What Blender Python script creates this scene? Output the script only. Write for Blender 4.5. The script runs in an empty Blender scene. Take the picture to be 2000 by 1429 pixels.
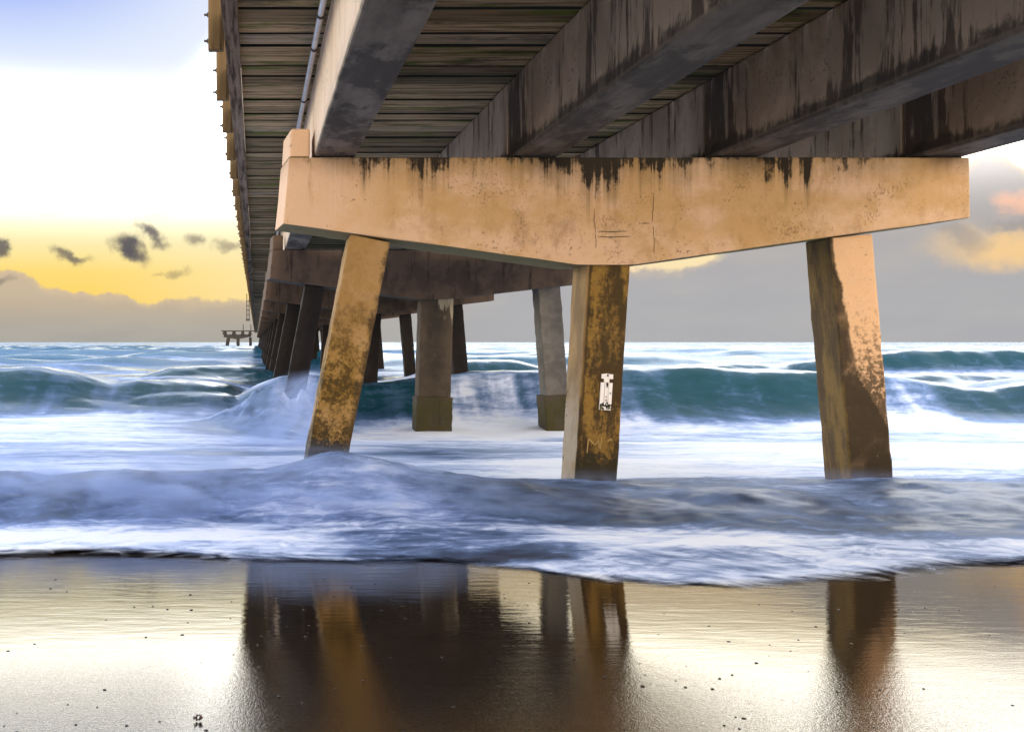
import bpy, bmesh, math, random
import numpy as np
from mathutils import Vector, Matrix, noise as mnoise

random.seed(7)
SC = bpy.context.scene
COL = SC.collection
R = math.radians

# ------------------------------------------------------------------ camera and view
SC.view_settings.view_transform = 'Standard'
SC.view_settings.look = 'None'
SC.view_settings.exposure = 0.0
SC.view_settings.gamma = 1.0
SC.render.engine = 'CYCLES'
SC.cycles.use_denoising = True
SC.cycles.max_bounces = 8
SC.cycles.transparent_max_bounces = 24
SC.cycles.volume_bounces = 1
SC.cycles.sample_clamp_indirect = 6.0

EYE = 1.5
cam_d = bpy.data.cameras.new('camera')
cam = bpy.data.objects.new('camera', cam_d)
COL.objects.link(cam)
cam.location = (0, 0, EYE)
cam.rotation_euler = (R(90), 0, 0)
cam_d.sensor_width = 36.0
cam_d.lens = 32.4
cam_d.shift_x = 0.25            # a shift lens: looking straight along the pier, frame slid to the right
cam_d.shift_y = -0.02325
cam_d.clip_start = 0.05
cam_d.clip_end = 20000
SC.camera = cam

# ------------------------------------------------------------------ node helper
class NT:
    def __init__(s, tree):
        s.t = tree
        tree.nodes.clear()
    def node(s, typ, **kw):
        n = s.t.nodes.new(typ)
        for k, v in kw.items():
            setattr(n, k, v)
        return n
    def put(s, sock, v):
        if v is None:
            return
        if isinstance(v, bpy.types.NodeSocket):
            s.t.links.new(v, sock)
        elif isinstance(v, (tuple, list)):
            if len(sock.default_value) == 4 and len(v) == 3:
                v = (*v, 1)
            sock.default_value = v
        else:
            sock.default_value = v
    def m(s, op, a, b=None, c=None, clamp=False):
        n = s.node('ShaderNodeMath', operation=op, use_clamp=clamp)
        for i, v in enumerate((a, b, c)):
            s.put(n.inputs[i], v)
        return n.outputs[0]
    def add(s, a, b): return s.m('ADD', a, b)
    def sub(s, a, b): return s.m('SUBTRACT', a, b)
    def mul(s, a, b): return s.m('MULTIPLY', a, b)
    def vm(s, op, a, b=None):
        n = s.node('ShaderNodeVectorMath', operation=op)
        s.put(n.inputs[0], a)
        if b is not None:
            s.put(n.inputs[1], b)
        return n.outputs['Value'] if op in ('LENGTH', 'DOT_PRODUCT', 'DISTANCE') else n.outputs[0]
    def xyz(s, v):
        n = s.node('ShaderNodeSeparateXYZ')
        s.put(n.inputs[0], v)
        return n.outputs
    def comb(s, x, y, z=0.0):
        n = s.node('ShaderNodeCombineXYZ')
        for i, v in enumerate((x, y, z)):
            s.put(n.inputs[i], v)
        return n.outputs[0]
    def noise(s, v, scale=1.0, detail=4.0, rough=0.55, dist=0.0, color=False):
        n = s.node('ShaderNodeTexNoise')
        s.put(n.inputs['Vector'], v)
        n.inputs['Scale'].default_value = scale
        n.inputs['Detail'].default_value = detail
        n.inputs['Roughness'].default_value = rough
        n.inputs['Distortion'].default_value = dist
        return n.outputs['Color' if color else 'Fac']
    def sm(s, x, a, b, lo=0.0, hi=1.0):
        n = s.node('ShaderNodeMapRange', interpolation_type='SMOOTHSTEP')
        s.put(n.inputs[0], x)
        rev = isinstance(a, (int, float)) and isinstance(b, (int, float)) and a > b
        if rev:
            a, b, lo, hi = b, a, hi, lo
        s.put(n.inputs[1], a); s.put(n.inputs[2], b)
        n.inputs[3].default_value = lo; n.inputs[4].default_value = hi
        return n.outputs[0]
    def mix(s, f, a, b, blend='MIX'):
        n = s.node('ShaderNodeMix', data_type='RGBA', blend_type=blend)
        s.put(n.inputs[0], f); s.put(n.inputs[6], a); s.put(n.inputs[7], b)
        return n.outputs[2]
    def ramp(s, f, stops, interp='LINEAR'):
        n = s.node('ShaderNodeValToRGB')
        s.put(n.inputs[0], f)
        cr = n.color_ramp
        cr.interpolation = interp
        while len(cr.elements) > 1:
            cr.elements.remove(cr.elements[-1])
        cr.elements[0].position = stops[0][0]
        cr.elements[0].color = (*stops[0][1], 1)
        for p, c in stops[1:]:
            e = cr.elements.new(p)
            e.color = (*c, 1)
        return n.outputs[0]
    def attr(s, name):
        return s.node('ShaderNodeAttribute', attribute_name=name)
    def bump(s, h, strength=0.3, dist=0.01):
        n = s.node('ShaderNodeBump')
        n.inputs['Strength'].default_value = strength
        n.inputs['Distance'].default_value = dist
        s.put(n.inputs['Height'], h)
        return n.outputs[0]
    def principled(s, color, rough, normal=None, **kw):
        n = s.node('ShaderNodeBsdfPrincipled')
        s.put(n.inputs['Base Color'], color)
        s.put(n.inputs['Roughness'], rough)
        s.put(n.inputs['Normal'], normal)
        for k, v in kw.items():
            s.put(n.inputs[k], v)
        return n
    def out(s, shader, vol=None):
        o = s.node('ShaderNodeOutputMaterial')
        if shader is not None:
            s.t.links.new(shader, o.inputs['Surface'])
        if vol is not None:
            s.t.links.new(vol, o.inputs['Volume'])
    def obj(s):
        return s.node('ShaderNodeTexCoord').outputs['Object']

def new_mat(name):
    m = bpy.data.materials.new(name)
    m.use_nodes = True
    return m, NT(m.node_tree)

# ------------------------------------------------------------------ sky
SKY_BAND = 2.6
def build_sky():
    w = bpy.data.worlds.new('World')
    SC.world = w
    w.use_nodes = True
    t = NT(w.node_tree)
    d = t.node('ShaderNodeTexCoord').outputs['Generated']
    x, y, z = t.xyz(d)
    az = t.m('ARCTAN2', x, y)
    el = t.m('ARCSINE', z)
    p = t.comb(az, el, 0.0)
    # warped coordinates so that every cloud edge billows
    wn = t.noise(p, 26.0, 6.0, 0.62, color=True)
    wv = t.vm('SUBTRACT', wn, (0.5, 0.5, 0.5))
    E = t.mul(el, 2.0)                       # 0..0.5 rad -> 0..1
    left = t.ramp(E, [(0.0, (1, .62, .16)), (0.09, (1, .68, .15)), (0.15, (1, .73, .20)), (0.19, (1, .82, .36)),
                      (0.235, (1, .90, .56)), (0.29, (1.0, .96, .78)), (0.40, (1.0, 1.0, .98)), (0.47, (.98, .99, 1.0)), (0.55, (.86, .91, 1.0)), (0.62, (.66, .76, 1.0)),
                      (0.71, (.40, .52, .96)), (0.80, (.42, .55, .95)), (1.0, (.40, .52, .9))])
    right = t.ramp(E, [(0.0, (.80, .62, .36)), (0.14, (.95, .66, .34)), (0.22, (.98, .74, .48)), (0.28, (.96, .88, .66)),
                       (0.36, (1.0, .96, .84)), (0.5, (1.0, .98, .95)), (0.7, (.86, .92, 1.0)), (1.0, (.62, .72, .98))])
    clear = t.mix(t.sm(az, 0.02, 0.36), left, right)
    # the yellow pales towards the pier, and the blue of the upper left corner fades the same way
    clear = t.mix(t.mul(t.sm(az, -0.20, 0.04), t.mul(t.sm(el, .18, .07), .45)), clear, (1.0, .88, .60))
    clear = t.mix(t.mul(t.mul(t.sm(az, -0.29, 0.06), .9), t.sm(el, .18, .30)), clear, (.92, .96, 1.0))
    # cloud bank along the horizon
    A = t.m('MULTIPLY_ADD', az, 1 / 1.05, 0.3 / 1.05)
    def a2(v): return (v + .3) / 1.05
    prof = [(-.3, .070), (-.272, .074), (-.256, .077), (-.236, .066), (-.219, .056), (-.14, .049), (-.12, .045), (-.083, .046),
            (-.055, .045), (-.028, .050), (.0, .046), (.055, .050), (.2, .065), (.36, .078), (.43, .070), (.46, .085), (.5, .115), (.58, .14),
            (.635, .145), (.655, .150), (.668, .161), (.682, .158), (.70, .138), (.75, .13)]
    btop = t.ramp(A, [(a2(a), (v * 5,) * 3) for a, v in prof])
    btop = t.mul(btop, 0.2)
    bn = t.noise(p, 34.0, 7.0, 0.6)
    btop2 = t.add(btop, t.mul(t.sub(bn, 0.5), 0.030))
    depth = t.sub(btop2, el)
    bank = t.sm(depth, -0.0015, 0.004)
    soft = t.noise(t.comb(t.mul(az, 6.0), t.mul(el, 20.0)), 1.6, 4.0)
    lb = t.mix(t.sm(el, 0.0, 0.06), (.40, .385, .345), (.60, .47, .32))
    rb = t.mix(t.sm(el, 0.02, 0.13), (.43, .43, .45), (.46, .43, .42))
    bcol = t.mix(t.sm(az, -.02, .30), lb, rb)
    bcol = t.mix(t.mul(t.sm(soft, .35, .8), .22), bcol, (.62, .56, .46))
    # lighter rim where the bank's top catches light
    rim = t.mul(t.sm(depth, 0.012, 0.001), 0.30)
    bcol = t.mix(rim, bcol, (.85, .62, .36))
    sky = t.mix(bank, clear, bcol)
    # windows in the bank on the right, and small torn clouds on the left
    pw = t.vm('ADD', p, t.vm('MULTIPLY', wv, (0.050, 0.040, 0.0)))
    def blob(a, e, sa, se, rot=0.0, inner=0.25, outer=1.30):
        q = t.vm('SUBTRACT', pw, (a, e, 0))
        qx, qy, _ = t.xyz(q)
        c, s_ = math.cos(rot), math.sin(rot)
        u = t.add(t.mul(qx, c / sa), t.mul(qy, s_ / sa))
        v = t.add(t.mul(qx, -s_ / se), t.mul(qy, c / se))
        return t.sm(t.m('SQRT', t.add(t.mul(u, u), t.mul(v, v))), outer, inner)
    sky = t.mix(t.mul(blob(.700, .078, .070, .020, -.12), .95), sky, (.94, .63, .30))
    sky = t.mix(t.mul(blob(.705, .112, .030, .012, -.3), .9), sky, (.95, .55, .38))
    sky = t.mix(t.mul(blob(.437, .080, .030, .008, .2), .7), sky, (.98, .80, .45))
    sky = t.mix(t.mul(blob(.655, .090, .022, .010, -.4), .5), sky, (.30, .29, .30))
    sky = t.mix(t.mul(blob(.700, .098, .030, .006, -.1), .6), sky, (.33, .31, .31))
    for a, e, sa, se, rot, k in [(-.140, .103, .019, .013, -.5, .95), (-.133, .097, .020, .010, -.3, .8), (-.113, .114, .020, .0085, -.45, .9), (-.066, .114, .015, .009, -.2, .66),
                                 (-.028, .106, .017, .008, -.1, .55), (-.205, .095, .018, .007, -.3, .8), (-.190, .092, .016, .004, -.1, .35),
                                 (-.270, .098, .011, .011, -.7, .9), (-.083, .074, .011, .007, 0, .45), (-.102, .072, .010, .004, 0, .25),
                                 (-.105, .138, .024, .007, .3, .16), (-.215, .14, .022, .005, .1, .12), (-.272, .060, .018, .006, 0, .45)]:
        sky = t.mix(t.mul(blob(a, e, sa, se, rot), k), sky, (.115, .105, .118))
    # the rest of the dome: white overhead, strong glow left of the frame, warm low sky behind
    up = t.mul(t.sm(el, .36, .70), 1.0)
    sky = t.mix(up, sky, (.74, .84, 1.06))
    behind = t.mul(t.sm(y, .1, -.5), t.sm(el, 0.9, 0.1))
    sky = t.mix(behind, sky, (1.0, .78, .56))
    gl = t.mul(t.sm(t.m('ABSOLUTE', t.add(az, 1.15)), .80, .15), t.sm(el, .75, .12))
    band = t.mul(t.sm(el, .100, .215), t.sm(t.sub(el, t.mul(t.sm(az, -.10, .12), .32)), .298, .180))
    # the far right keeps its grey cloud bank dim up to its top
    stops = t.add(t.mul(band, SKY_BAND), t.mul(gl, 2.6))
    stops = t.add(stops, t.mul(t.sm(el, .36, .70), .65))
    # extra glow added to the unseen sky high on the seaward left, brightening the sand
    stops = t.add(stops, t.mul(t.mul(t.sm(el, .36, .44), t.sm(el, .85, .55)), t.mul(t.sm(t.m('ABSOLUTE', t.add(az, .35)), .75, .30), 1.7)))
    gain = t.m('POWER', 2.0, stops)
    bg = t.node('ShaderNodeBackground')
    t.put(bg.inputs[0], sky)
    t.put(bg.inputs[1], gain)
    o = t.node('ShaderNodeOutputWorld')
    t.t.links.new(bg.outputs[0], o.inputs[0])
build_sky()

sun_d = bpy.data.lights.new('sun', 'SUN')
sun = bpy.data.objects.new('sun', sun_d)
COL.objects.link(sun)
sun_d.energy = 2.0
sun_d.angle = R(2.5)
sun_d.color = (1.0, .83, .64)
_el, _az = R(.6), R(0.6)
_dir = Vector((math.sin(_az) * math.cos(_el), math.cos(_az) * math.cos(_el), -math.sin(_el)))
sun.rotation_euler = _dir.to_track_quat('-Z', 'Y').to_euler()
sun.location = (-5, -30, 12)

# ------------------------------------------------------------------ object helpers
def link_mesh(name, bm, mats, parent=None, loc=None, rot=None, smooth=False):
    me = bpy.data.meshes.new(name)
    bmesh.ops.recalc_face_normals(bm, faces=bm.faces)
    bm.to_mesh(me)
    bm.free()
    for mm in (mats if isinstance(mats, (list, tuple)) else [mats]):
        me.materials.append(mm)
    if smooth:
        me.polygons.foreach_set('use_smooth', [True] * len(me.polygons))
    o = bpy.data.objects.new(name, me)
    COL.objects.link(o)
    if parent:
        o.parent = parent
    if loc: o.location = loc
    if rot: o.rotation_euler = rot
    return o

def tag(o, label, cat, group=None, kind=None):
    if label: o['label'] = label
    if cat: o['category'] = cat
    if group: o['group'] = group
    if kind: o['kind'] = kind
    return o

def thing(name, loc, label, cat, group=None):
    o = bpy.data.objects.new(name, None)
    o.empty_display_size = 0.3
    COL.objects.link(o)
    o.location = loc
    return tag(o, label, cat, group)

def copy_tree(o, parent=None):
    c = o.copy()
    COL.objects.link(c)
    if parent: c.parent = parent
    for ch in list(o.children):
        copy_tree(ch, c)
    return c

def box(bm, x0, x1, y0, y1, z0, z1, mi=0):
    vs = [bm.verts.new(p) for p in ((x0, y0, z0), (x1, y0, z0), (x1, y1, z0), (x0, y1, z0), (x0, y0, z1), (x1, y0, z1), (x1, y1, z1), (x0, y1, z1))]
    fs = []
    for q in ((0, 3, 2, 1), (4, 5, 6, 7), (0, 1, 5, 4), (1, 2, 6, 5), (2, 3, 7, 6), (3, 0, 4, 7)):
        f = bm.faces.new([vs[i] for i in q]); f.material_index = mi; fs.append(f)
    return vs, fs

def tube(bm, pts, r, seg=8, cap=True):
    rings = []
    pts = [Vector(p) for p in pts]
    for i, p in enumerate(pts):
        d = (pts[min(i + 1, len(pts) - 1)] - pts[max(i - 1, 0)]).normalized()
        a = d.orthogonal().normalized()
        b = d.cross(a)
        rr = r[i] if isinstance(r, (list, tuple)) else r
        rings.append([bm.verts.new(p + (a * math.cos(2 * math.pi * k / seg) + b * math.sin(2 * math.pi * k / seg)) * rr) for k in range(seg)])
    for i in range(len(rings) - 1):
        for k in range(seg):
            bm.faces.new((rings[i][k], rings[i][(k + 1) % seg], rings[i + 1][(k + 1) % seg], rings[i + 1][k]))
    if cap:
        bm.faces.new(rings[0][::-1]); bm.faces.new(rings[-1])

def roughen(bm, step, amp, freq, bev=0.02, bevseg=2, seed=0.0):
    """chamfer the arrises of a cast or sawn block, cut it into short lengths and chip it a little"""
    bmesh.ops.bevel(bm, geom=list(bm.edges), offset=bev, segments=bevseg, affect='EDGES', profile=0.6)
    for ax in range(3):
        lo = min(v.co[ax] for v in bm.verts); hi = max(v.co[ax] for v in bm.verts)
        n = int((hi - lo) / step)
        for k in range(1, n):
            co = Vector((0, 0, 0)); co[ax] = lo + (hi - lo) * k / n
            no = Vector((0, 0, 0)); no[ax] = 1
            bmesh.ops.bisect_plane(bm, geom=list(bm.verts) + list(bm.edges) + list(bm.faces), plane_co=co, plane_no=no)
    off = Vector((seed, seed * 1.7, -seed))
    for v in bm.verts:
        p = v.co * freq + off
        v.co += Vector((mnoise.noise(p), mnoise.noise(p + Vector((9, 0, 0))), mnoise.noise(p + Vector((0, 9, 0))))) * amp

# ------------------------------------------------------------------ materials
def concrete(name, base, alt, dark, alt_amt=0.5, streak=0.5, top=None, bottom=None, moss=None, speck=0.3, extra=None, rough=0.85):
    """weathered cast concrete: two tones, run-off streaks hanging from the top edge, growth at the foot"""
    m, t = new_mat(name)
    c = t.obj()
    x, y, z = t.xyz(c)
    big = t.noise(c, 1.3, 5, .6)
    med = t.noise(c, 7.0, 6, .65)
    fine = t.noise(c, 60.0, 5, .7)
    col = t.mix(t.sm(t.add(t.mul(big, .7), t.mul(med, .3)), .58 - .25 * alt_amt, .72 - .25 * alt_amt), base, alt)
    col = t.mix(t.mul(t.sm(fine, .45, .8), .35), col, tuple(v * .62 for v in base))
    # run-off
    run = t.noise(t.comb(t.mul(x, 4.5), t.mul(y, 4.5), t.mul(z, .55)), 1.0, 7, .68)
    if top is not None:
        ztop, reach = top
        fade = t.sm(z, ztop - reach, ztop)
        thr = t.sub(.74 - .1 * streak, t.mul(fade, .22 * streak))
        col = t.mix(t.mul(t.sm(t.sub(run, thr), 0.0, .06), .9), col, dark)
    else:
        col = t.mix(t.mul(t.sm(run, .62 - .1 * streak, .75 - .08 * streak), .75), col, dark)
    sp = t.noise(c, 26.0, 3, .6)
    spm = t.noise(c, 2.2, 3)
    col = t.mix(t.mul(t.sm(t.add(sp, t.mul(t.sub(spm, .5), .55)), .66, .74), speck), col, dark)
    pore = t.noise(c, 85.0, 2, .5)
    col = t.mix(t.mul(t.sm(pore, .68, .74), speck), col, tuple(v * .3 for v in base))
    if bottom is not None:
        zb, h, bc = bottom
        g = t.add(t.sm(z, zb + h, zb), t.mul(t.sub(t.noise(c, 5.0, 7, .7), .5), 1.2))
        col = t.mix(t.sm(g, .45, .62), col, bc)
    if extra:
        col = extra(t, col, c, x, y, z)
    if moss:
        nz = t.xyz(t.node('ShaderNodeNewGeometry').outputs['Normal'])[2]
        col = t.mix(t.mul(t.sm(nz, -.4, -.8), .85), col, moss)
    h = t.add(t.mul(fine, .4), t.add(t.mul(med, .6), t.mul(run, .5)))
    p = t.principled(col, rough, t.bump(h, .45, .012))
    p.inputs['Specular IOR Level'].default_value = .25
    t.out(p.outputs[0])
    return m

DARK = (.009, .0075, .006)

def cap_extra(t, col, c, x, y, z):
    # black growth in clumps just below the top edge, mustard bloom over the middle, hair cracks at the apex
    zl = z
    blotch = t.noise(t.comb(t.mul(x, 2.0), t.mul(y, 2.0), t.mul(z, 1.0)), 1.0, 2, .5)
    drip = t.noise(t.comb(t.mul(x, 9.0), 0.0, t.mul(z, 2.2)), 1.0, 8, .72)
    prof = t.ramp(t.m('DIVIDE', x, 7.5), [(0.0, (0, 0, 0)), (.125, (0, 0, 0)), (.14, (.62, .62, .62)), (.185, (.55, .55, .55)), (.20, (.25, .25, .25)), (.215, (.85, .85, .85)), (.28, (.85, .85, .85)), (.295, (.3, .3, .3)),
              (.34, (.4, .4, .4)), (.39, (.45, .45, .45)), (.405, (1, 1, 1)), (.435, (.95, .95, .95)), (.45, (.75, .75, .75)), (.47, (1, 1, 1)), (.58, (.95, .95, .95)), (.61, (.45, .45, .45)), (.70, (.3, .3, .3)), (.725, (.95, .95, .95)), (.772, (1, 1, 1)), (.785, (.4, .4, .4)), (.86, (.42, .42, .42)), (.92, (0, 0, 0))])
    l1 = t.noise(t.comb(t.mul(x, 5.0), 0.0, 0.0), 1.0, 5, .75)
    l2 = t.noise(t.comb(t.mul(x, 1.9), 3.0, 0.0), 1.0, 2, .5)
    br = t.noise(t.comb(t.mul(x, 12.0), 0.0, t.mul(z, 7.0)), 1.0, 8, .80)
    br2 = t.noise(t.comb(t.mul(x, 4.2), 1.0, t.mul(z, 3.2)), 1.0, 7, .68)
    deepx = t.sm(t.m('ABSOLUTE', t.sub(x, 3.45)), .9, .1)
    L = t.mul(prof, t.add(t.mul(t.sm(l1, .36, .68), .50), t.mul(t.mul(t.sm(l2, .40, .70), deepx), .30)))
    g0 = t.m('DIVIDE', t.sub(L, t.sub(3.43, z)), .16)
    g = t.add(g0, t.add(t.mul(t.sub(br, .5), 3.0), t.mul(t.sub(br2, .54), 6.0)))
    grime = t.noise(t.comb(t.mul(x, 3.0), 0.0, t.mul(z, 2.0)), 1.0, 9, .75)
    col = t.mix(t.mul(t.sm(grime, .48, .66), t.mul(t.sm(x, .7, 2.2), .55)), col, (.25, .155, .07))
    bloom = t.mul(t.sm(t.noise(t.comb(t.mul(x, .8), 0.0, t.mul(z, 1.4)), 1.3, 5, .6), .40, .60), t.mul(t.sm(x, .8, 1.6), .60))
    col = t.mix(bloom, col, (.42, .25, .075))
    fsp = t.noise(t.comb(t.mul(x, 42.0), 0.0, t.mul(z, 30.0)), 1.0, 3, .6)
    fcl = t.noise(t.comb(t.mul(x, 2.4), 7.0, t.mul(z, 2.4)), 1.0, 4, .6)
    col = t.mix(t.mul(t.sm(t.add(fsp, t.mul(t.sub(fcl, .5), .8)), .62, .72), t.mul(t.sm(x, .6, 1.8), .5)), col, (.12, .07, .026))
    rust = t.noise(t.comb(t.mul(x, 6.0), 2.0, t.mul(z, .7)), 1.0, 6, .7)
    col = t.mix(t.mul(t.sm(rust, .55, .68), t.mul(t.sm(z, 2.5, 3.3), .45)), col, (.30, .15, .05))
    haze = t.mul(t.mul(t.sm(z, 3.45, 3.43), t.sm(t.add(g0, t.mul(t.sub(br, .5), 2.0)), -1.6, .9)), .6)
    col = t.mix(haze, col, (.17, .11, .045))
    col = t.mix(t.mul(t.mul(t.sm(g, -.15, .85), t.sm(z, 3.45, 3.43)), .95), col, DARK)
    # hairline cracks
    cx = t.add(x, t.mul(t.sub(t.noise(t.comb(0.0, 0.0, t.mul(z, 3.0)), 1.0, 4), .5), .10))
    for cxv, z0, z1 in [(3.545, 2.32, 3.2), (4.155, 2.40, 3.1), (.775, 2.75, 3.43), (.83, 2.75, 3.43)]:
        w = .0038 if cxv > 1 else .003
        k = t.mul(t.sm(t.m('ABSOLUTE', t.sub(cx if cxv > 1 else x, cxv)), w * 2, w * .5), t.mul(t.sm(z, z0, z0 + .05), t.sm(z, z1, z1 - .1)))
        col = t.mix(t.mul(t.mul(k, t.sm(br2, .42, .52) if cxv > 1 else 1.0), .75 if cxv > 1 else .45), col, (.04, .03, .02) if cxv > 1 else (.62, .45, .32))
    cz = t.add(z, t.mul(t.sub(t.noise(t.comb(t.mul(x, 5.0), 0.0, 0.0), 1.0, 4), .5), .03))
    for zv, x0, x1 in [(2.655, 3.55, 3.92), (2.60, 3.55, 3.95), (2.74, 4.0, 4.16)]:
        k = t.mul(t.sm(t.m('ABSOLUTE', t.sub(cz, zv)), .009, .002), t.mul(t.sm(x, x0, x0 + .06), t.sm(x, x1, x1 - .1)))
        col = t.mix(t.mul(k, .85), col, (.04, .028, .015))
    return col

PEACH = (.60, .41, .27)
M_cap = concrete('peach_concrete', PEACH, (.58, .375, .215), DARK, .4, .25, top=(3.43, .5), moss=(.11, .105, .03), speck=.6, extra=cap_extra)
M_cap_far = concrete('stained_shade_dark_concrete', (.125, .085, .058), (.075, .052, .038), (.016, .012, .010), .5, 1.0, moss=(.09, .08, .06))  # second and later caps: stains, plus their shade put into the lowered colour

def pile_left_x(t, col, c, x, y, z):
    n = t.noise(c, 3.4, 9, .78)
    n2 = t.noise(c, 24.0, 7, .78)
    nb = t.noise(c, 1.7, 5, .6)
    col = t.mix(t.mul(t.sm(nb, .46, .62), .65), col, (.20, .115, .035))
    lich = t.mul(t.sm(z, 3.7, 2.7), t.sm(t.add(t.mul(t.add(n, nb), .5), t.mul(n2, .35)), .52, .80))
    col = t.mix(t.mul(lich, .9), col, (.27, .155, .010))
    dk = t.mul(t.sm(t.add(t.add(t.mul(n2, .8), t.add(t.mul(n, .5), t.mul(nb, .55))), t.mul(t.sm(z, 3.4, 2.0), .10)), .88, 1.06), t.sm(z, 4.2, 2.8))
    col = t.mix(t.mul(dk, .88), col, (.035, .023, .009))
    e = t.add(t.add(t.sm(x, .02, .24), t.mul(t.sub(n, .5), 2.2)), t.mul(t.sm(t.m('ABSOLUTE', t.sub(z, 2.7)), 1.3, .2), .35))
    col = t.mix(t.mul(t.sm(e, .75, 1.15), .85), col, (.05, .032, .014))
    b = t.add(t.sm(z, 2.65, 1.85), t.mul(t.sub(n2, .5), 2.2))
    return t.mix(t.sm(b, .5, .68), col, (.035, .028, .014))

def pile_mid_x(t, col, c, x, y, z):
    n = t.noise(c, 2.2, 8, .72)
    n2 = t.noise(c, 20.0, 8, .78)
    nv = t.noise(t.comb(t.mul(x, 5.0), t.mul(y, 5.0), t.mul(z, 1.2)), 1.0, 6, .65)
    front = t.sm(y, -.21, -.225)
    g = t.mul(front, t.sm(t.add(nv, t.mul(n2, .35)), .58, .72))
    col = t.mix(t.mul(front, .9), col, (.22, .125, .018))
    col = t.mix(t.mul(t.sm(n2, .46, .66), t.mul(front, .75)), col, (.11, .065, .02))
    col = t.mix(t.mul(g, .85), col, (.026, .018, .009))
    e = t.add(t.sm(x, -.13, -.21), t.mul(t.sub(n2, .5), 1.4))
    col = t.mix(t.mul(t.mul(front, t.sm(e, .5, .8)), .85), col, (.04, .026, .012))
    b = t.add(t.sm(z, 2.35, 1.75), t.mul(t.sub(n2, .5), 1.8))
    col = t.mix(t.mul(t.mul(front, t.sm(b, .5, .7)), .9), col, (.035, .03, .016))
    # left cheek: bare and pale, with black barnacle clusters along its back arris
    cheek = t.sm(x, -.19, -.222)
    chk = t.mul(cheek, t.sm(t.add(z, t.mul(t.sub(n, .5), 1.6)), 2.5, 3.0))
    col = t.mix(t.mul(chk, .85), col, t.mix(t.sm(nv, .4, .6), (.30, .19, .075), (.17, .105, .045)))
    brn = t.mul(t.mul(cheek, t.sm(y, .04, .20)), t.mul(t.sm(t.noise(c, 30.0, 3), .60, .64), t.mul(t.sm(z, 2.9, 2.6), t.sm(z, 1.6, 1.8))))
    return t.mix(brn, col, (.012, .012, .012))

def pile_right_x(t, col, c, x, y, z):
    n = t.noise(c, 2.0, 6, .62)
    n2 = t.noise(c, 17.0, 8, .78)
    front = t.sm(y, -.21, -.225)
    # one long damp stain, narrow at the top left and over the whole width at the foot
    lim = t.ramp(t.m('DIVIDE', z, 4.0), [(0.0, (1, 1, 1)), (.57, (1, 1, 1)), (.64, (.70, .70, .70)), (.70, (.42, .42, .42)), (.82, (.32, .32, .32)), (.96, (.22, .22, .22)), (1.0, (.1, .1, .1))])
    s = t.sub(t.add(lim, t.mul(t.sub(t.add(t.mul(n, .7), t.mul(n2, .5)), .6), .34)), t.add(t.mul(x, 2.1), .5))
    wet = t.mul(t.sm(s, -.015, .06), front)
    col = t.mix(t.mul(wet, .95), col, t.mix(t.sm(t.noise(c, 3.2, 7, .7), .42, .62), (.020, .014, .008), (.075, .048, .018)))
    mus = t.mul(wet, t.mul(t.sm(n2, .55, .72), t.sm(z, 2.4, 1.7)))
    col = t.mix(t.mul(mus, .6), col, (.24, .13, .03))
    spk = t.mul(front, t.mul(t.sm(t.add(n2, t.mul(t.sm(z, 4.2, 1.9), .28)), .58, .70), t.sm(z, 4.4, 2.6)))
    col = t.mix(t.mul(spk, .9), col, (.04, .028, .014))
    wh = t.mul(t.mul(front, t.sm(t.noise(c, 9.0, 6, .7), .56, .66)), t.mul(t.sm(t.m('ABSOLUTE', t.sub(z, 2.05)), .20, .05), t.sm(x, -.02, .08)))
    col = t.mix(t.mul(wh, .8), col, (.42, .40, .36))
    cheek = t.sm(x, -.19, -.222)
    cc = t.mix(t.sm(t.noise(t.comb(t.mul(x, 6.0), t.mul(y, 6.0), t.mul(z, 1.5)), 1.0, 8, .72), .40, .62), (.030, .023, .014), (.14, .095, .028))
    cc = t.mix(t.mul(t.sm(n2, .55, .66), .7), cc, (.012, .010, .007))
    return t.mix(t.mul(cheek, .92), col, cc)

M_pile_left = concrete('mustard_lichen_concrete', (.34, .215, .095), (.29, .175, .06), DARK, .5, .25, speck=.5, extra=pile_left_x)
M_pile_mid = concrete('olive_stained_concrete', (.30, .25, .185), (.25, .185, .105), DARK, .5, .3, speck=.4, extra=pile_mid_x)
M_pile_right = concrete('half_stained_concrete', (.62, .40, .23), (.60, .40, .25), DARK, .3, .15, speck=.7, extra=pile_right_x)

def pale_run(t, col, c, x, y, z):
    nv = t.noise(t.comb(t.mul(x, 12.0), t.mul(y, 12.0), t.mul(z, 1.4)), 1.0, 5, .6)
    k = t.mul(t.sm(z, 3.3, 4.15), t.sm(x, -.14, .05))
    col = t.mix(t.mul(t.sm(t.add(nv, t.mul(k, .30)), .70, .76), .75), col, (.42, .36, .24))
    n2 = t.noise(c, 10.0, 6)
    return t.mix(t.mul(t.sm(t.add(t.sm(z, 2.2, 1.6), t.mul(t.sub(n2, .5), 1.0)), .4, .7), .6), col, (.08, .07, .02))
M_pile_far = concrete('shade_dark_concrete', (.022, .017, .014), (.016, .013, .011), (.008, .006, .005), .5, .7)  # piles beyond the first bent: dark base colour carries their shade
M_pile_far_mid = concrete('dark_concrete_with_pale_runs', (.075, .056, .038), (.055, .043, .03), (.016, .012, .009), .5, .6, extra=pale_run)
M_pile_far_right = concrete('shade_grey_concrete', (.13, .12, .105), (.09, .082, .07), (.03, .026, .022), .5, .35)  # base colour lowered too, for the shade behind the first bent
M_collar = concrete('mossy_collar_concrete', (.060, .048, .034), (.055, .047, .014), (.014, .012, .008), .6, .3, speck=.5)

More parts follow.
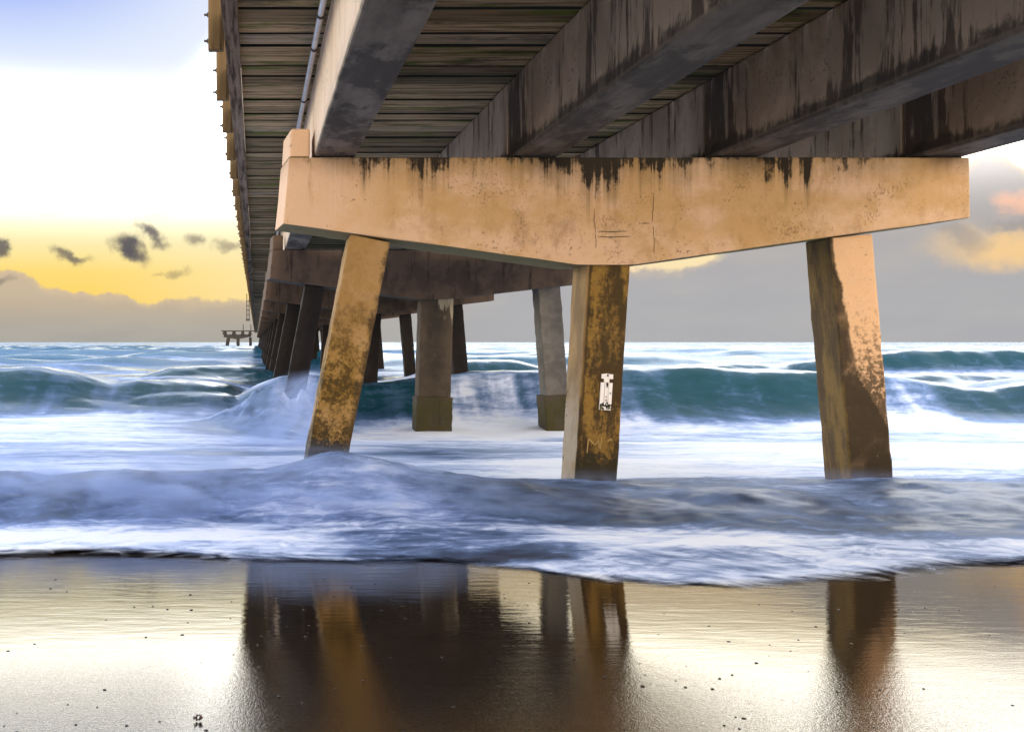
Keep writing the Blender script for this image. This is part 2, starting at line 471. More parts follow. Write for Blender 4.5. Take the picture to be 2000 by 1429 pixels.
def beam_mat(name, base, alt, amt):
    def ex(t, col, c, x, y, z):
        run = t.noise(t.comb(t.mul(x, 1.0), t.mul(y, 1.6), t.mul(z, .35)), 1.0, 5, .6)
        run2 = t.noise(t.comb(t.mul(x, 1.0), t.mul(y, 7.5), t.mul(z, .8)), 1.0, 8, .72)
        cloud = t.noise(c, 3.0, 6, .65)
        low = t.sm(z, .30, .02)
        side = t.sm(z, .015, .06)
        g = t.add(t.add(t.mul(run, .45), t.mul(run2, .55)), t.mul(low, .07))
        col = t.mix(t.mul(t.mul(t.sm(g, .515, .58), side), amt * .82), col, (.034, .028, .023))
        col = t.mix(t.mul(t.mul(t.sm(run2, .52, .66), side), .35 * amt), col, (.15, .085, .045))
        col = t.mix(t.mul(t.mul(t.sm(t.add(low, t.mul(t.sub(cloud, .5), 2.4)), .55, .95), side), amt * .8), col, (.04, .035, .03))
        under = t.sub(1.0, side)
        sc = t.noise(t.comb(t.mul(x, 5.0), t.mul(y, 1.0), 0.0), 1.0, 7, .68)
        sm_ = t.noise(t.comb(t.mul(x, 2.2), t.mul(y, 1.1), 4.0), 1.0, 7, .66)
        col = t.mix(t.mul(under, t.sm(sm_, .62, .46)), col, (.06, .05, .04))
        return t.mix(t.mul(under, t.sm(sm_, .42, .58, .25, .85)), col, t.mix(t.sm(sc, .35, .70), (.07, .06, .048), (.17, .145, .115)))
    return concrete(name, base, alt, (.06, .048, .036), .5, .2, speck=.5, extra=ex)
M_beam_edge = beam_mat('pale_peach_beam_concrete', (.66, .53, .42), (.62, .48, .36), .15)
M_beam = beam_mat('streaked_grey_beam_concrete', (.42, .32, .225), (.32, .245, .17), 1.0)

def wood(name, a, b, green, axis=0, isl=True, moss=.5):
    m, t = new_mat(name)
    c = t.obj()
    x, y, z = t.xyz(c)
    geo = t.node('ShaderNodeNewGeometry')
    rnd = geo.outputs['Random Per Island'] if isl else 0.37
    sc = [14.0, 22.0 if isl else 14.0, 14.0]
    sc[axis] = .7
    g = t.comb(t.add(t.mul(x, sc[0]), t.mul(rnd, 37.0) if isl else 0.0), t.mul(y, sc[1]), t.mul(z, sc[2]))
    gr = t.noise(g, 1.0, 7, .68)
    bl = t.noise(t.comb(t.mul(x, 1.3), t.mul(y, 5.0), t.add(t.mul(rnd, 91.0), z) if isl else z), 1.0, 5, .6)
    tone = t.add(t.mul(gr, .45), t.mul(rnd, .75)) if isl else gr
    col = t.mix(t.sm(tone, .25, .85), a, b)
    col = t.mix(t.mul(t.sm(gr, .53, .38), .85), col, tuple(v * .18 for v in a))
    col = t.mix(t.mul(t.sm(bl, .50, .68), moss), col, green)
    if isl:
        rst = t.noise(t.comb(t.mul(x, 2.2), t.mul(y, 6.0), t.mul(rnd, 53.0)), 1.0, 4)
        col = t.mix(t.mul(t.sm(rst, .62, .74), .6), col, (.30, .13, .035))
        col = t.mix(t.mul(t.sm(rnd, .93, .97), .4), col, (.30, .27, .22))
    if isl:                              # board sides painted near black for the shade in the gaps
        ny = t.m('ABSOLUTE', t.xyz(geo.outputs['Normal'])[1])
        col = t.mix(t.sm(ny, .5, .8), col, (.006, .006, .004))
        mould = t.noise(t.comb(t.mul(x, .9), t.mul(y, 3.1), 5.0), 1.0, 6, .66)
        col = t.mix(t.mul(t.sm(mould, .54, .66), .75), col, (.022, .020, .010))
    p = t.principled(col, .85, t.bump(gr, .6, .01))
    p.inputs['Specular IOR Level'].default_value = .2
    t.out(p.outputs[0])
    return m
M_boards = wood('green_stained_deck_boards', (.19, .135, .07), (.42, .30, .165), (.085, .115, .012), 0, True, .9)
M_stringer = wood('patchy_brown_timber', (.13, .075, .045), (.32, .25, .18), (.10, .12, .03), 1, False, .25)
M_post = wood('tan_post_timber', (.17, .11, .05), (.22, .145, .07), (.13, .10, .04), 2, False, .3)

def plain(name, col, rough=.5, metal=0.0, var=.3, sc=8.0):
    m, t = new_mat(name)
    n = t.noise(t.obj(), sc, 5, .6)
    cc = t.mix(t.mul(t.sm(n, .35, .75), var), col, tuple(v * .4 for v in col))
    p = t.principled(cc, rough, t.bump(n, .15, .003), Metallic=metal)
    t.out(p.outputs[0])
    return m
M_galv = plain('galvanised_pipe', (.55, .55, .56), .38, .75, .4, 14)
M_rust = plain('rusty_bolt_steel', (.06, .05, .045), .6, .5)
M_pad = plain('black_bearing_pad', (.02, .02, .02), .8)
M_sign = plain('weathered_white_plastic', (.78, .78, .80), .5, 0, .12, 60)
M_sign_dark = plain('black_sea_growth', (.012, .012, .010), .8, 0, .5, 90)
M_sign_green = plain('green_sea_growth', (.10, .11, .035), .8, 0, .5, 90)
M_sign_ink = plain('blue_grey_print', (.18, .22, .35), .5, 0, .2, 90)
M_scratch = plain('pale_scratch', (.40, .27, .10), .9, 0, .5, 60)
M_far = plain('dark_far_concrete', (.045, .04, .035), .9, 0, .3, 1)  # even dark tone for the far pier head and the ladder
M_weed = plain('dark_brown_seaweed', (.07, .035, .015), .4, 0, .4, 80)

# ------------------------------------------------------------------ the pier
D1 = 9.63                   # first bent seen
SP = 9.63                   # bent spacing
NB = 28
CT = .62                    # cap thickness
ZT = 3.43                   # cap top
DECK = 4.30                 # underside of boards
BEAMS = [(.615, 1.045), (2.72, 3.17), (4.83, 5.30), (6.98, 7.44)]

def cap_bm(lift, res, amp, seed):
    prof = [(.348, ZT), (7.455, ZT), (7.468, 2.80), (3.96, 2.31 + lift), (3.35, 2.31 + lift), (.284, 2.735 + lift)]
    bm = bmesh.new()
    f, b = [], []
    for i, (x, z) in enumerate(prof):
        f.append(bm.verts.new((x, 0, z)))
        b.append(bm.verts.new((x - (.07 if i in (0, 5) else 0) , CT, z)))
    bm.faces.new(f); bm.faces.new(b[::-1])
    n = len(prof)
    for i in range(n):
        bm.faces.new((f[i], b[i], b[(i + 1) % n], f[(i + 1) % n]))
    roughen(bm, res, amp, 6.0, .018, 2, seed)
    return bm

def ear_bm(lift):
    bm = bmesh.new()
    vs, _ = box(bm, .352, .565, .03, CT - .02, ZT + .002, ZT + .31)
    for v in vs:
        if v.co.x < .45:
            v.co.x += .018 if v.co.z > ZT + .2 else 0
            v.co.x -= .07 * v.co.y / CT
    roughen(bm, .2, .004, 7, .03, 3, 3.0)
    return bm

def pile_bm(w, d, L, seed, amp=.007):
    bm = bmesh.new()
    box(bm, -w / 2, w / 2, -d / 2, d / 2, 0, L)
    roughen(bm, .12, amp, 5.0, .022, 2, seed)
    return bm

# axis of each pile: x at height z=0, slope dx/dz
PILES = [(.700, .195), (3.585, .060), (6.505, -.085)]
ZF = -1.7
def add_pile(parent, i, w, d, ztop, mat, seed, amp=.007, slope=None, x0=None, yc=None):
    px, sl = PILES[i]
    if slope is not None: sl = slope
    if x0 is not None: px = x0
    a = math.atan(sl)
    L = (ztop - ZF) / math.cos(a)
    return link_mesh('pile', pile_bm(w, d, L, seed, amp), mat, parent, (px + sl * ZF, yc or (.09 + .23), ZF), (0, a, 0))

bent1 = thing('pile_bent', (0, D1, 0), 'nearest concrete pile bent, sunlit peach cap beam on three stained battered piles', 'pile bent', 'pile bents under the pier')
c = link_mesh('cap_beam', cap_bm(0, .30, .006, 1.0), M_cap, bent1)
e = link_mesh('end_block', ear_bm(0), M_cap, c)
p1 = add_pile(bent1, 0, .43, .45, 2.60, M_pile_left, 11.0, .010)
p1['label'] = 'leaning left pile covered in mustard lichen with a black foot'
p2 = add_pile(bent1, 1, .445, .46, 2.36, M_pile_mid, 12.0, .009)
p2['label'] = 'middle pile, dark olive front and pale left side'
p3 = add_pile(bent1, 2, .455, .45, 2.62, M_pile_right, 13.0, .010)
p3['label'] = 'leaning right pile, peach above a long dark stain'

# scratched letters on the middle pile
bm = bmesh.new()
def stroke(bm, pts, w=.008, y=-.2345):
    for (ax, az_), (bx, bz) in zip(pts, pts[1:]):
        d = Vector((bx - ax, 0, bz - az_)); n = Vector((-d.z, 0, d.x)).normalized() * w / 2
        q = [Vector((ax, y, az_)) + n, Vector((ax, y, az_)) - n, Vector((bx, y, bz)) - n, Vector((bx, y, bz)) + n]
        lo = [bm.verts.new(v) for v in q]; hi = [bm.verts.new(v + Vector((0, .012, 0))) for v in q]
        bm.faces.new(lo[::-1]); bm.faces.new(hi)
        for i in range(4):
            bm.faces.new((lo[i], lo[(i + 1) % 4], hi[(i + 1) % 4], hi[i]))
zb = 2.03
stroke(bm, [(-.115, zb), (-.108, zb + .155), (-.035, zb + .085), (.0, zb + .15), (.01, zb + .06)], .012)
stroke(bm, [(.03, zb + .17), (.022, zb + .05)], .010)
stroke(bm, [(.10, zb + .14), (.125, zb + .165), (.14, zb + .14)], .010)
link_mesh('scratched_letters', bm, M_scratch, p2)

# white marker on the middle pile
bx = 3.585 + .06 * .95 + .03
mk = thing('marker_plate', (bx, D1 + .32 - .235, .74), 'small white marker plate with a fouled lower end, fixed to the middle near pile', 'marker')
mk.rotation_euler = (0, R(3.4), 0)
def plate(name, parts, mat, lab=None):
    bm = bmesh.new()
    for x0, x1, z0, z1, y0, y1 in parts:
        box(bm, x0, x1, -y1, -y0, z0, z1)
    o = link_mesh(name, bm, mat, mk)
    return o
plate('backing_plate', [(-.062, .062, .045, .335, .0, .006)], M_sign)
plate('side_plate', [(-.062, -.026, .11, .335, .0065, .016)], M_sign)
plate('side_plate', [(.026, .062, .11, .335, .0065, .016)], M_sign)
plate('centre_rib', [(-.016, -.004, .10, .335, .0065, .020)], M_sign)
plate('neck_plate', [(-.028, .028, .338, .40, .0, .012)], M_sign)
plate('top_plate', [(-.06, -.022, .375, .425, .0125, .02), (-.0215, .0215, .402, .43, .0, .018), (.022, .062, .375, .425, .0125, .02)], M_sign)
for hx, hz, hr in [(.004, .318, .013), (.006, .296, .008), (.002, .185, .006), (.002, .15, .006), (.006, .412, .010)]:
    bm = bmesh.new()
    bmesh.ops.create_uvsphere(bm, u_segments=10, v_segments=6, radius=hr, matrix=Matrix.Translation((hx, -.0175, hz)) @ Matrix.Diagonal((1, .5, 1.5, 1)))
    link_mesh('bolt_hole', bm, M_sign_dark, mk)
bm = bmesh.new()
box(bm, .036, .052, -.0185, -.0155, .215, .235)
link_mesh('printed_mark', bm, M_sign_ink, mk)
bm = bmesh.new()
rr = random.Random(3)
for k in range(46):
    fx = rr.uniform(-.05, .045); fz = rr.uniform(.055, .125)
    if abs(fx) > .03 and fz < .08: continue
    bmesh.ops.create_icosphere(bm, subdivisions=1, radius=rr.uniform(.006, .013), matrix=Matrix.Translation((fx, -.010, fz)) @ Matrix.Diagonal((1, .7, 1, 1)))
link_mesh('sea_growth', bm, M_sign_dark, mk)
for sd in (-1, 1):
    bm = bmesh.new()
    for k in range(12):
        fx = sd * rr.uniform(.025, .055); fz = rr.uniform(.05, .12)
        bmesh.ops.create_icosphere(bm, subdivisions=1, radius=rr.uniform(.006, .011), matrix=Matrix.Translation((fx, -.009, fz)) @ Matrix.Diagonal((1, .7, 1, 1)))
    link_mesh('green_growth', bm, M_sign_green, mk)

ORD = ['second', 'third', 'fourth', 'fifth', 'sixth']
def collar(parent, w, d, z0, z1, mat, seed):
    bm = bmesh.new()
    box(bm, -w / 2, w / 2, -d / 2, d / 2, z0, z1)
    roughen(bm, .08, .014, 7.0, .03, 2, seed)
    return link_mesh('collar', bm, mat, parent)

bent2 = thing('pile_bent', (0, D1 + SP, 0), 'second pile bent from the beach, brown streaked cap and collared piles standing in the breaker', 'pile bent', 'pile bents under the pier')
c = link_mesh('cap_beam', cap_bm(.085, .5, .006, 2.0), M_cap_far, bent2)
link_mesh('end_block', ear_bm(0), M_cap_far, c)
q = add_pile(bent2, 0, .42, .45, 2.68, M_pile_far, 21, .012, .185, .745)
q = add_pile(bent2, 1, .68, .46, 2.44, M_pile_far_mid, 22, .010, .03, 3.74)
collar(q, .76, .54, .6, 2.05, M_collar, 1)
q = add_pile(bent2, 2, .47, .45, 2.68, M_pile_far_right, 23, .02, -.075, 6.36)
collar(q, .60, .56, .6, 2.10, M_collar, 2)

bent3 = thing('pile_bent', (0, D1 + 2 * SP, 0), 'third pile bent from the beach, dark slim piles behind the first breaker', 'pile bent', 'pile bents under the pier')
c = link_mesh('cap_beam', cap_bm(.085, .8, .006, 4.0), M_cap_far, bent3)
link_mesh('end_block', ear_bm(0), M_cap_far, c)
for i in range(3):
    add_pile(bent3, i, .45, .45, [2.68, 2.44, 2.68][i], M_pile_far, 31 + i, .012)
for k in range(3, NB):
    b = copy_tree(bent3)
    b.location = (0, D1 + k * SP, 0)
    b['label'] = (ORD[k - 1] + ' pile bent from the beach, dark piles in shade under the deck') if k < 6 else 'far pile bent in the dark row receding beneath the deck toward the horizon'
bents_end = D1 + (NB - 1) * SP

# girders: four lines, one span from bent to bent
def girder(x0, x1, y0, y1, mat, seed, label, fine):
    g = thing('bridge_girder', ((x0 + x1) / 2, y0, ZT + .018), label, 'girder', 'concrete girders between the bents')
    w = (x1 - x0) / 2
    bm = bmesh.new()
    box(bm, -w, w, 0, y1 - y0, 0, DECK - ZT - .022)
    roughen(bm, .33 if fine else 1.2, .008 if fine else .004, 4.0, .022, 2, seed)
    link_mesh('girder_body', bm, mat, g)
    for yy in (.03, y1 - y0 - .27):
        bm = bmesh.new()
        box(bm, -w + .05, w - .05, yy, yy + .24, -.0165, -.001)
        link_mesh('bearing_pad', bm, M_pad, g)
    return g
NAMES = ['left edge girder', 'second girder from the left', 'third girder from the left', 'right edge girder']
for i, (x0, x1) in enumerate(BEAMS):
    mt = M_beam_edge if i == 0 else M_beam
    looks = ['pale peach side and dark underside', 'streaked grey side', 'streaked brown side with dark lower edge', 'dark stained side']
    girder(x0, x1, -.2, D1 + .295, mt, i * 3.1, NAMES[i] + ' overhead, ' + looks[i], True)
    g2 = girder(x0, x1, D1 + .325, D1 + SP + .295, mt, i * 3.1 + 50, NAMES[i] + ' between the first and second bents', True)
    for k in range(2, NB):
        gk = copy_tree(g2)
        gk.location.y = D1 + (k - 1) * SP + .325
        gk['label'] = (NAMES[i] + ' between the second and third bents') if k == 2 else 'distant girder on the dark bents beyond the third, shaded by the deck'

# deck
deck = thing('timber_deck', (4, -.4, DECK), 'timber pier deck seen from below, green stained cross boards with timber edge stringers', 'deck')
Y1 = bents_end + 1.0
bm = bmesh.new()
yy = -.4
rb = random.Random(5)
while yy < Y1:
    wd = .327
    g = rb.uniform(.022, .042)
    dz = rb.uniform(-.010, .012)
    z0 = DECK + .008 + dz
    if yy < 60:
        vs, _ = box(bm, -.153, 8.1, yy, yy + wd - g, z0, z0 + .05)
        for v in vs:
            v.co.z += rb.uniform(-.003, .003); v.co.y += rb.uniform(-.004, .004)
    else:
        box(bm, -.153, 8.1, yy, yy + wd - .014, DECK + .008, DECK + .058)
    yy += wd
bm.verts.ensure_lookup_table()
for v in bm.verts: v.co -= Vector((4, -.4, DECK))
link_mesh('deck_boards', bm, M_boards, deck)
for x0, x1 in ((-.29, -.157), (8.104, 8.237)):
    bm = bmesh.new()
    y = -.4
    rs = random.Random(8)
    while y < Y1:
        L = min(4.8, Y1 - y)
        dx = rs.uniform(-.006, .006)
        box(bm, x0 + dx - 4, x1 + dx - 4, y + .4, y + L + .4 - .006, -.07, .2)
        y += 4.8
    link_mesh('edge_stringer', bm, M_stringer, deck)

# railing: posts bolted to the outside of the stringer
def railing(xin, xout, sgn, label):
    rl = thing('railing', (xout, 0, DECK + .1), label, 'railing')
    first = None
    bolt_y = []
    ys = [1.73 + 1.68 * k for k in range(int((Y1 - 2) / 1.68))]
    far = bmesh.new()
    proto = None
    for k, y in enumerate(ys):
        if k < 100:
            if proto is None:
                bm = bmesh.new()
                xa, xb = sorted((xout, xin))
                box(bm, xa - xout, xb - xout, -.045, .045, -.23, 1.1)
                roughen(bm, .4, .003, 5, .006, 1, 2.0)
                proto = link_mesh('railing_post', bm, M_post, rl, (0, y, 0))
                for zz in (-.14, .10):
                    b2 = bmesh.new()
                    tube(b2, [(sgn * .001, 0, 0), (sgn * .012, 0, 0)], .022, 6)
                    tube(b2, [(sgn * .012, 0, 0), (sgn * .04, 0, 0)], .011, 6)
                    link_mesh('bolt', b2, M_rust, proto, (0, 0, zz))
                p = proto
            elif k < 22:
                p = copy_tree(proto, rl)
            else:
                p = proto.copy(); COL.objects.link(p); p.parent = rl
            p.location = (random.uniform(-.006, .006), y, random.uniform(-.02, .02))
        else:
            xa, xb = sorted((0, xin - xout))
            box(far, xa, xb, y - .045, y + .045, -.23, 1.1)
    o = link_mesh('railing_post', far, M_post, rl)
    o['kind'] = 'stuff'
    for zz in (.45, .75, 1.06):
        bm = bmesh.new()
        xa, xb = sorted((xin - xout - sgn * .002, xin - xout - sgn * .042))
        box(bm, xa, xb, 0, Y1 - .5, zz, zz + .13)
        link_mesh('hand_rail', bm, M_post, rl)
railing(-.292, -.430, -1, 'tan timber railing posts bolted along the left edge of the deck')
railing(8.24, 8.38, 1, 'tan timber railing along the right edge of the deck, hidden behind the girders')

# conduit beside the left girder
cd = thing('conduit_pipe', (.53, -.2, DECK - .12), 'thin grey metal conduit pipe clipped beside the left edge girder', 'pipe')
bm = bmesh.new()
tube(bm, [(0, 0, 0), (0, 9.0, 0), (0, 14.0, 0), (0, 60, 0)], .028, 10)
link_mesh('pipe', bm, M_galv, cd, smooth=True)
bm = bmesh.new()
tube(bm, [(0, -.02, 0), (0, .02, 0)], .036, 10)
cl = link_mesh('clamp_band', bm, M_rust, cd, (0, 5.0, 0))
for y in (5.9, 6.6, 7.2, 7.75, 8.6, 10.4, 12.2, 14.0):
    k = cl.copy(); COL.objects.link(k); k.parent = cd; k.location = (0, y, 0)

# ladder far out on the left edge
ld = thing('metal_ladder', (-.43, 62.0, 3.0), 'small dark metal ladder hanging from the far left edge of the deck', 'ladder')
for sx in (-.19, -.03):
    bm = bmesh.new()
    box(bm, sx - .025, sx + .025, -.03, .03, 0, 1.75)
    link_mesh('side_rail', bm, M_far, ld)
for k in range(5):
    bm = bmesh.new()
    tube(bm, [(-.165, 0, .05 + k * .3), (-.055, 0, .05 + k * .3)], .025, 6)
    link_mesh('rung', bm, M_far, ld)
bm = bmesh.new(); box(bm, -.26, .03, -.25, .25, -.06, -.002)
link_mesh('foot_platform', bm, M_far, ld)

# the T-shaped head of the pier, far out
YT = 270.0
def head_bent(y, lab):
    h = thing('pile_bent', (-9.75, y, 0), lab, 'pile bent', 'pile bents of the far pier head')
    bm = bmesh.new()
    prof = [(.35, 3.75), (8.3, 3.75), (8.3, 3.2), (4.6, 2.45), (3.6, 2.45), (.2, 2.95)]
    f = [bm.verts.new((x, 0, z)) for x, z in prof]; b = [bm.verts.new((x, .62, z)) for x, z in prof]
    bm.faces.new(f); bm.faces.new(b[::-1])
    for i in range(6): bm.faces.new((f[i], b[i], b[(i + 1) % 6], f[(i + 1) % 6]))
    link_mesh('cap_beam', bm, M_far, h)
    for px, sl in ((.75, .18), (4.1, 0), (7.85, -.03)):
        bm = bmesh.new(); a = math.atan(sl)
        box(bm, -.38, .38, -.25, .25, 0, 4.65)
        link_mesh('pile', bm, M_far, h, (px + sl * -1.7 + .3, .31, -1.7), (0, a, 0))
    return h
head_bent(YT, 'distant pile bent of the pier head, dark silhouette with three legs against the horizon')
hb = head_bent(YT + 9, 'hidden rear pile bent of the distant pier head')
for k, x in enumerate((.55, 3.3, 5.9, 8.1)):
    g = thing('bridge_girder', (-9.75 + x - .1, YT - .4, 3.76), 'stubby dark girder end on the far pier head, %s of four from the left' % ['first', 'second', 'third', 'fourth'][k], 'girder', 'girders of the far pier head')
    bm = bmesh.new()
    prof = [(-.55, 0), (.55, 0), (.28, .95), (-.28, .95)]
    f = [bm.verts.new((a, 0, z)) for a, z in prof]; b = [bm.verts.new((a, 10.2, z)) for a, z in prof]
    bm.faces.new(f); bm.faces.new(b[::-1])
    for i in range(4): bm.faces.new((f[i], b[i], b[(i + 1) % 4], f[(i + 1) % 4]))
    link_mesh('girder_body', bm, M_far, g)
hd = thing('timber_deck', (-5, YT - .8, 4.73), 'thin dark deck of the distant pier head jutting left of the pier', 'deck')
bm = bmesh.new(); box(bm, -4.9, 4.65, 0, 11, 0, .16)
link_mesh('deck_slab', bm, M_far, hd)
bm = bmesh.new(); box(bm, -5.1, -4.7, -.1, .2, -.12, .22)
link_mesh('corner_bracket', bm, M_far, hd)
for x, lab in ((-3.75, 'thin light pole on the far pier head, clear of the pier'), (-1.5, 'thin light pole on the far pier head, close to the pier edge')):
    p = thing('light_pole', (x, YT + .5, 4.895), lab, 'pole', 'poles on the far pier head')
    bm = bmesh.new(); tube(bm, [(0, 0, 0), (0, 0, 1.75)], [.13, .10], 8)
    link_mesh('pole_shaft', bm, M_far, p)
    bm = bmesh.new(); tube(bm, [(0, 0, 1.752), (0, 0, 1.90)], [.12, .05], 8)
    link_mesh('lamp_head', bm, M_far, p)

# ------------------------------------------------------------------ numpy noise
def _hash(ix, iy, seed):
    h = (ix.astype(np.int64) * 374761393 + iy.astype(np.int64) * 668265263 + seed * 1442695041) & 0x7fffffff
    h = ((h ^ (h >> 13)) * 1274126177) & 0x7fffffff
    return ((h ^ (h >> 16)) & 0xffff) / 65535.0
def vnoise(x, y, seed=0):
    ix = np.floor(x); iy = np.floor(y)
    fx = x - ix; fy = y - iy
    fx = fx * fx * fx * (fx * (fx * 6 - 15) + 10); fy = fy * fy * fy * (fy * (fy * 6 - 15) + 10)
    a = _hash(ix, iy, seed); b = _hash(ix + 1, iy, seed); c = _hash(ix, iy + 1, seed); d = _hash(ix + 1, iy + 1, seed)
    return (a * (1 - fx) + b * fx) * (1 - fy) + (c * (1 - fx) + d * fx) * fy
def fbm(x, y, seed=0, oct=4, gain=.5):
    s = 0; a = 1; n = 0
    for o in range(oct):
        s = s + a * vnoise(x * 2 ** o + 17.3 * o, y * 2 ** o - 9.1 * o, seed + o); n += a; a *= gain
    return s / n
def sst(x, a, b):
    t = np.clip((x - a) / (b - a), 0, 1)
    return t * t * (3 - 2 * t)
def gau(x, c, w): return np.exp(-((x - c) / w) ** 2)

# ------------------------------------------------------------------ beach
SLOPE, YE = .07, 6.1
def sand_z(Y):
    z = SLOPE * (YE - Y)
    return np.where(Y < -3, SLOPE * (YE + 3) + .01 * (-3 - Y), np.maximum(z, -2.2))

def grid_mesh(name, X, Y, Z, mat, attrs=None):
    nr, nc = X.shape
    me = bpy.data.meshes.new(name)
    co = np.stack([X, Y, Z], -1).reshape(-1, 3).astype(np.float32)
    me.vertices.add(nr * nc)
    me.vertices.foreach_set('co', co.ravel())
    i = np.arange(nr * nc).reshape(nr, nc)
    q = np.stack([i[:-1, :-1], i[:-1, 1:], i[1:, 1:], i[1:, :-1]], -1).reshape(-1, 4)
    me.loops.add(q.size)
    me.loops.foreach_set('vertex_index', q.ravel().astype(np.int32))
    me.polygons.add(len(q))
    me.polygons.foreach_set('loop_start', (np.arange(len(q)) * 4).astype(np.int32))
    me.polygons.foreach_set('use_smooth', np.ones(len(q), dtype=bool))
    me.update(calc_edges=True)
    for k, v in (attrs or {}).items():
        if v.ndim == 3:
            a = me.attributes.new(k, 'FLOAT_VECTOR', 'POINT'); a.data.foreach_set('vector', v.reshape(-1, 3).astype(np.float32).ravel())
        else:
            a = me.attributes.new(k, 'FLOAT', 'POINT'); a.data.foreach_set('value', v.ravel().astype(np.float32))
    me.materials.append(mat)
    o = bpy.data.objects.new(name, me)
    COL.objects.link(o)
    return o

def sand_mat():
    m, t = new_mat('wet_dark_sand')
    c = t.obj()
    x, y, z = t.xyz(c)
    fine = t.noise(c, 70.0, 3, .6)
    grit = t.noise(c, 190.0, 2, .6)
    rip = t.noise(t.comb(t.mul(x, 3.6), t.mul(y, 15.0)), 1.0, 4, .60)
    lump = t.noise(c, 2.2, 2, .5)
    near = t.sm(y, 4.6, 2.9)
    h = t.add(t.mul(fine, t.add(.06, t.mul(near, .42))), t.add(t.mul(grit, t.add(.0, t.mul(near, .36))), t.mul(rip, t.sm(y, 2.8, 5.6, .25, .75))))
    h = t.add(h, t.mul(lump, .8))
    nrm = t.bump(h, 1.0, .0014)
    col = t.mix(t.sm(t.noise(c, 3.0, 5), .3, .7), (.0075, .0045, .003), (.012, .0075, .005))
    dif = t.principled(col, .6, nrm)
    dif.inputs['Specular IOR Level'].default_value = .0
    gl = t.node('ShaderNodeBsdfGlossy')
    t.put(gl.inputs['Color'], (.97, .93, .86))
    t.put(gl.inputs['Roughness'], .025)
    t.put(gl.inputs['Normal'], nrm)
    fr = t.node('ShaderNodeFresnel')
    fr.inputs['IOR'].default_value = 2.45
    t.put(fr.inputs['Normal'], nrm)
    mx = t.node('ShaderNodeMixShader')
    t.put(mx.inputs[0], fr.outputs[0])
    t.t.links.new(dif.outputs[0], mx.inputs[1])
    t.t.links.new(gl.outputs[0], mx.inputs[2])
    t.out(mx.outputs[0])
    return m
M_sand = sand_mat()
ys = np.concatenate([np.linspace(-60, -3, 20), np.linspace(-2.8, 12, 75), np.linspace(13, 33, 12)])
xs = np.linspace(-60, 80, 141)
X, Y = np.meshgrid(xs, ys)
Z = sand_z(Y) + .006 * (fbm(X * .8, Y * .8, 5) - .5)
tag(grid_mesh('beach', X, Y, Z, M_sand), None, None, kind='structure')

# ------------------------------------------------------------------ sea
EDGE = np.array([(-30, 6.2), (-8, 6.3), (-4.5, 6.15), (-2.75, 6.19), (-1.80, 6.48), (-1.40, 6.61), (-0.72, 6.52), (-0.11, 6.31), (0.35, 6.27), (0.69, 6.23), (1.22, 6.27), (1.53, 6.11), (1.79, 5.85), (2.15, 5.52), (2.53, 5.36), (2.96, 5.34), (3.32, 5.43), (3.74, 5.61), (4.25, 5.89), (4.72, 6.07), (5.13, 6.15), (6.15, 6.15), (9, 6.2), (14, 6.0), (60, 6.2)])
def edge_y(X):
    k = np.linspace(-30, 60, 1801)
    e = np.interp(k, EDGE[:, 0], EDGE[:, 1])
    ker = np.exp(-np.linspace(-2, 2, 13) ** 2); ker /= ker.sum()
    e = np.convolve(np.pad(e, 6, mode='edge'), ker, 'valid')
    return np.interp(X, k, e)

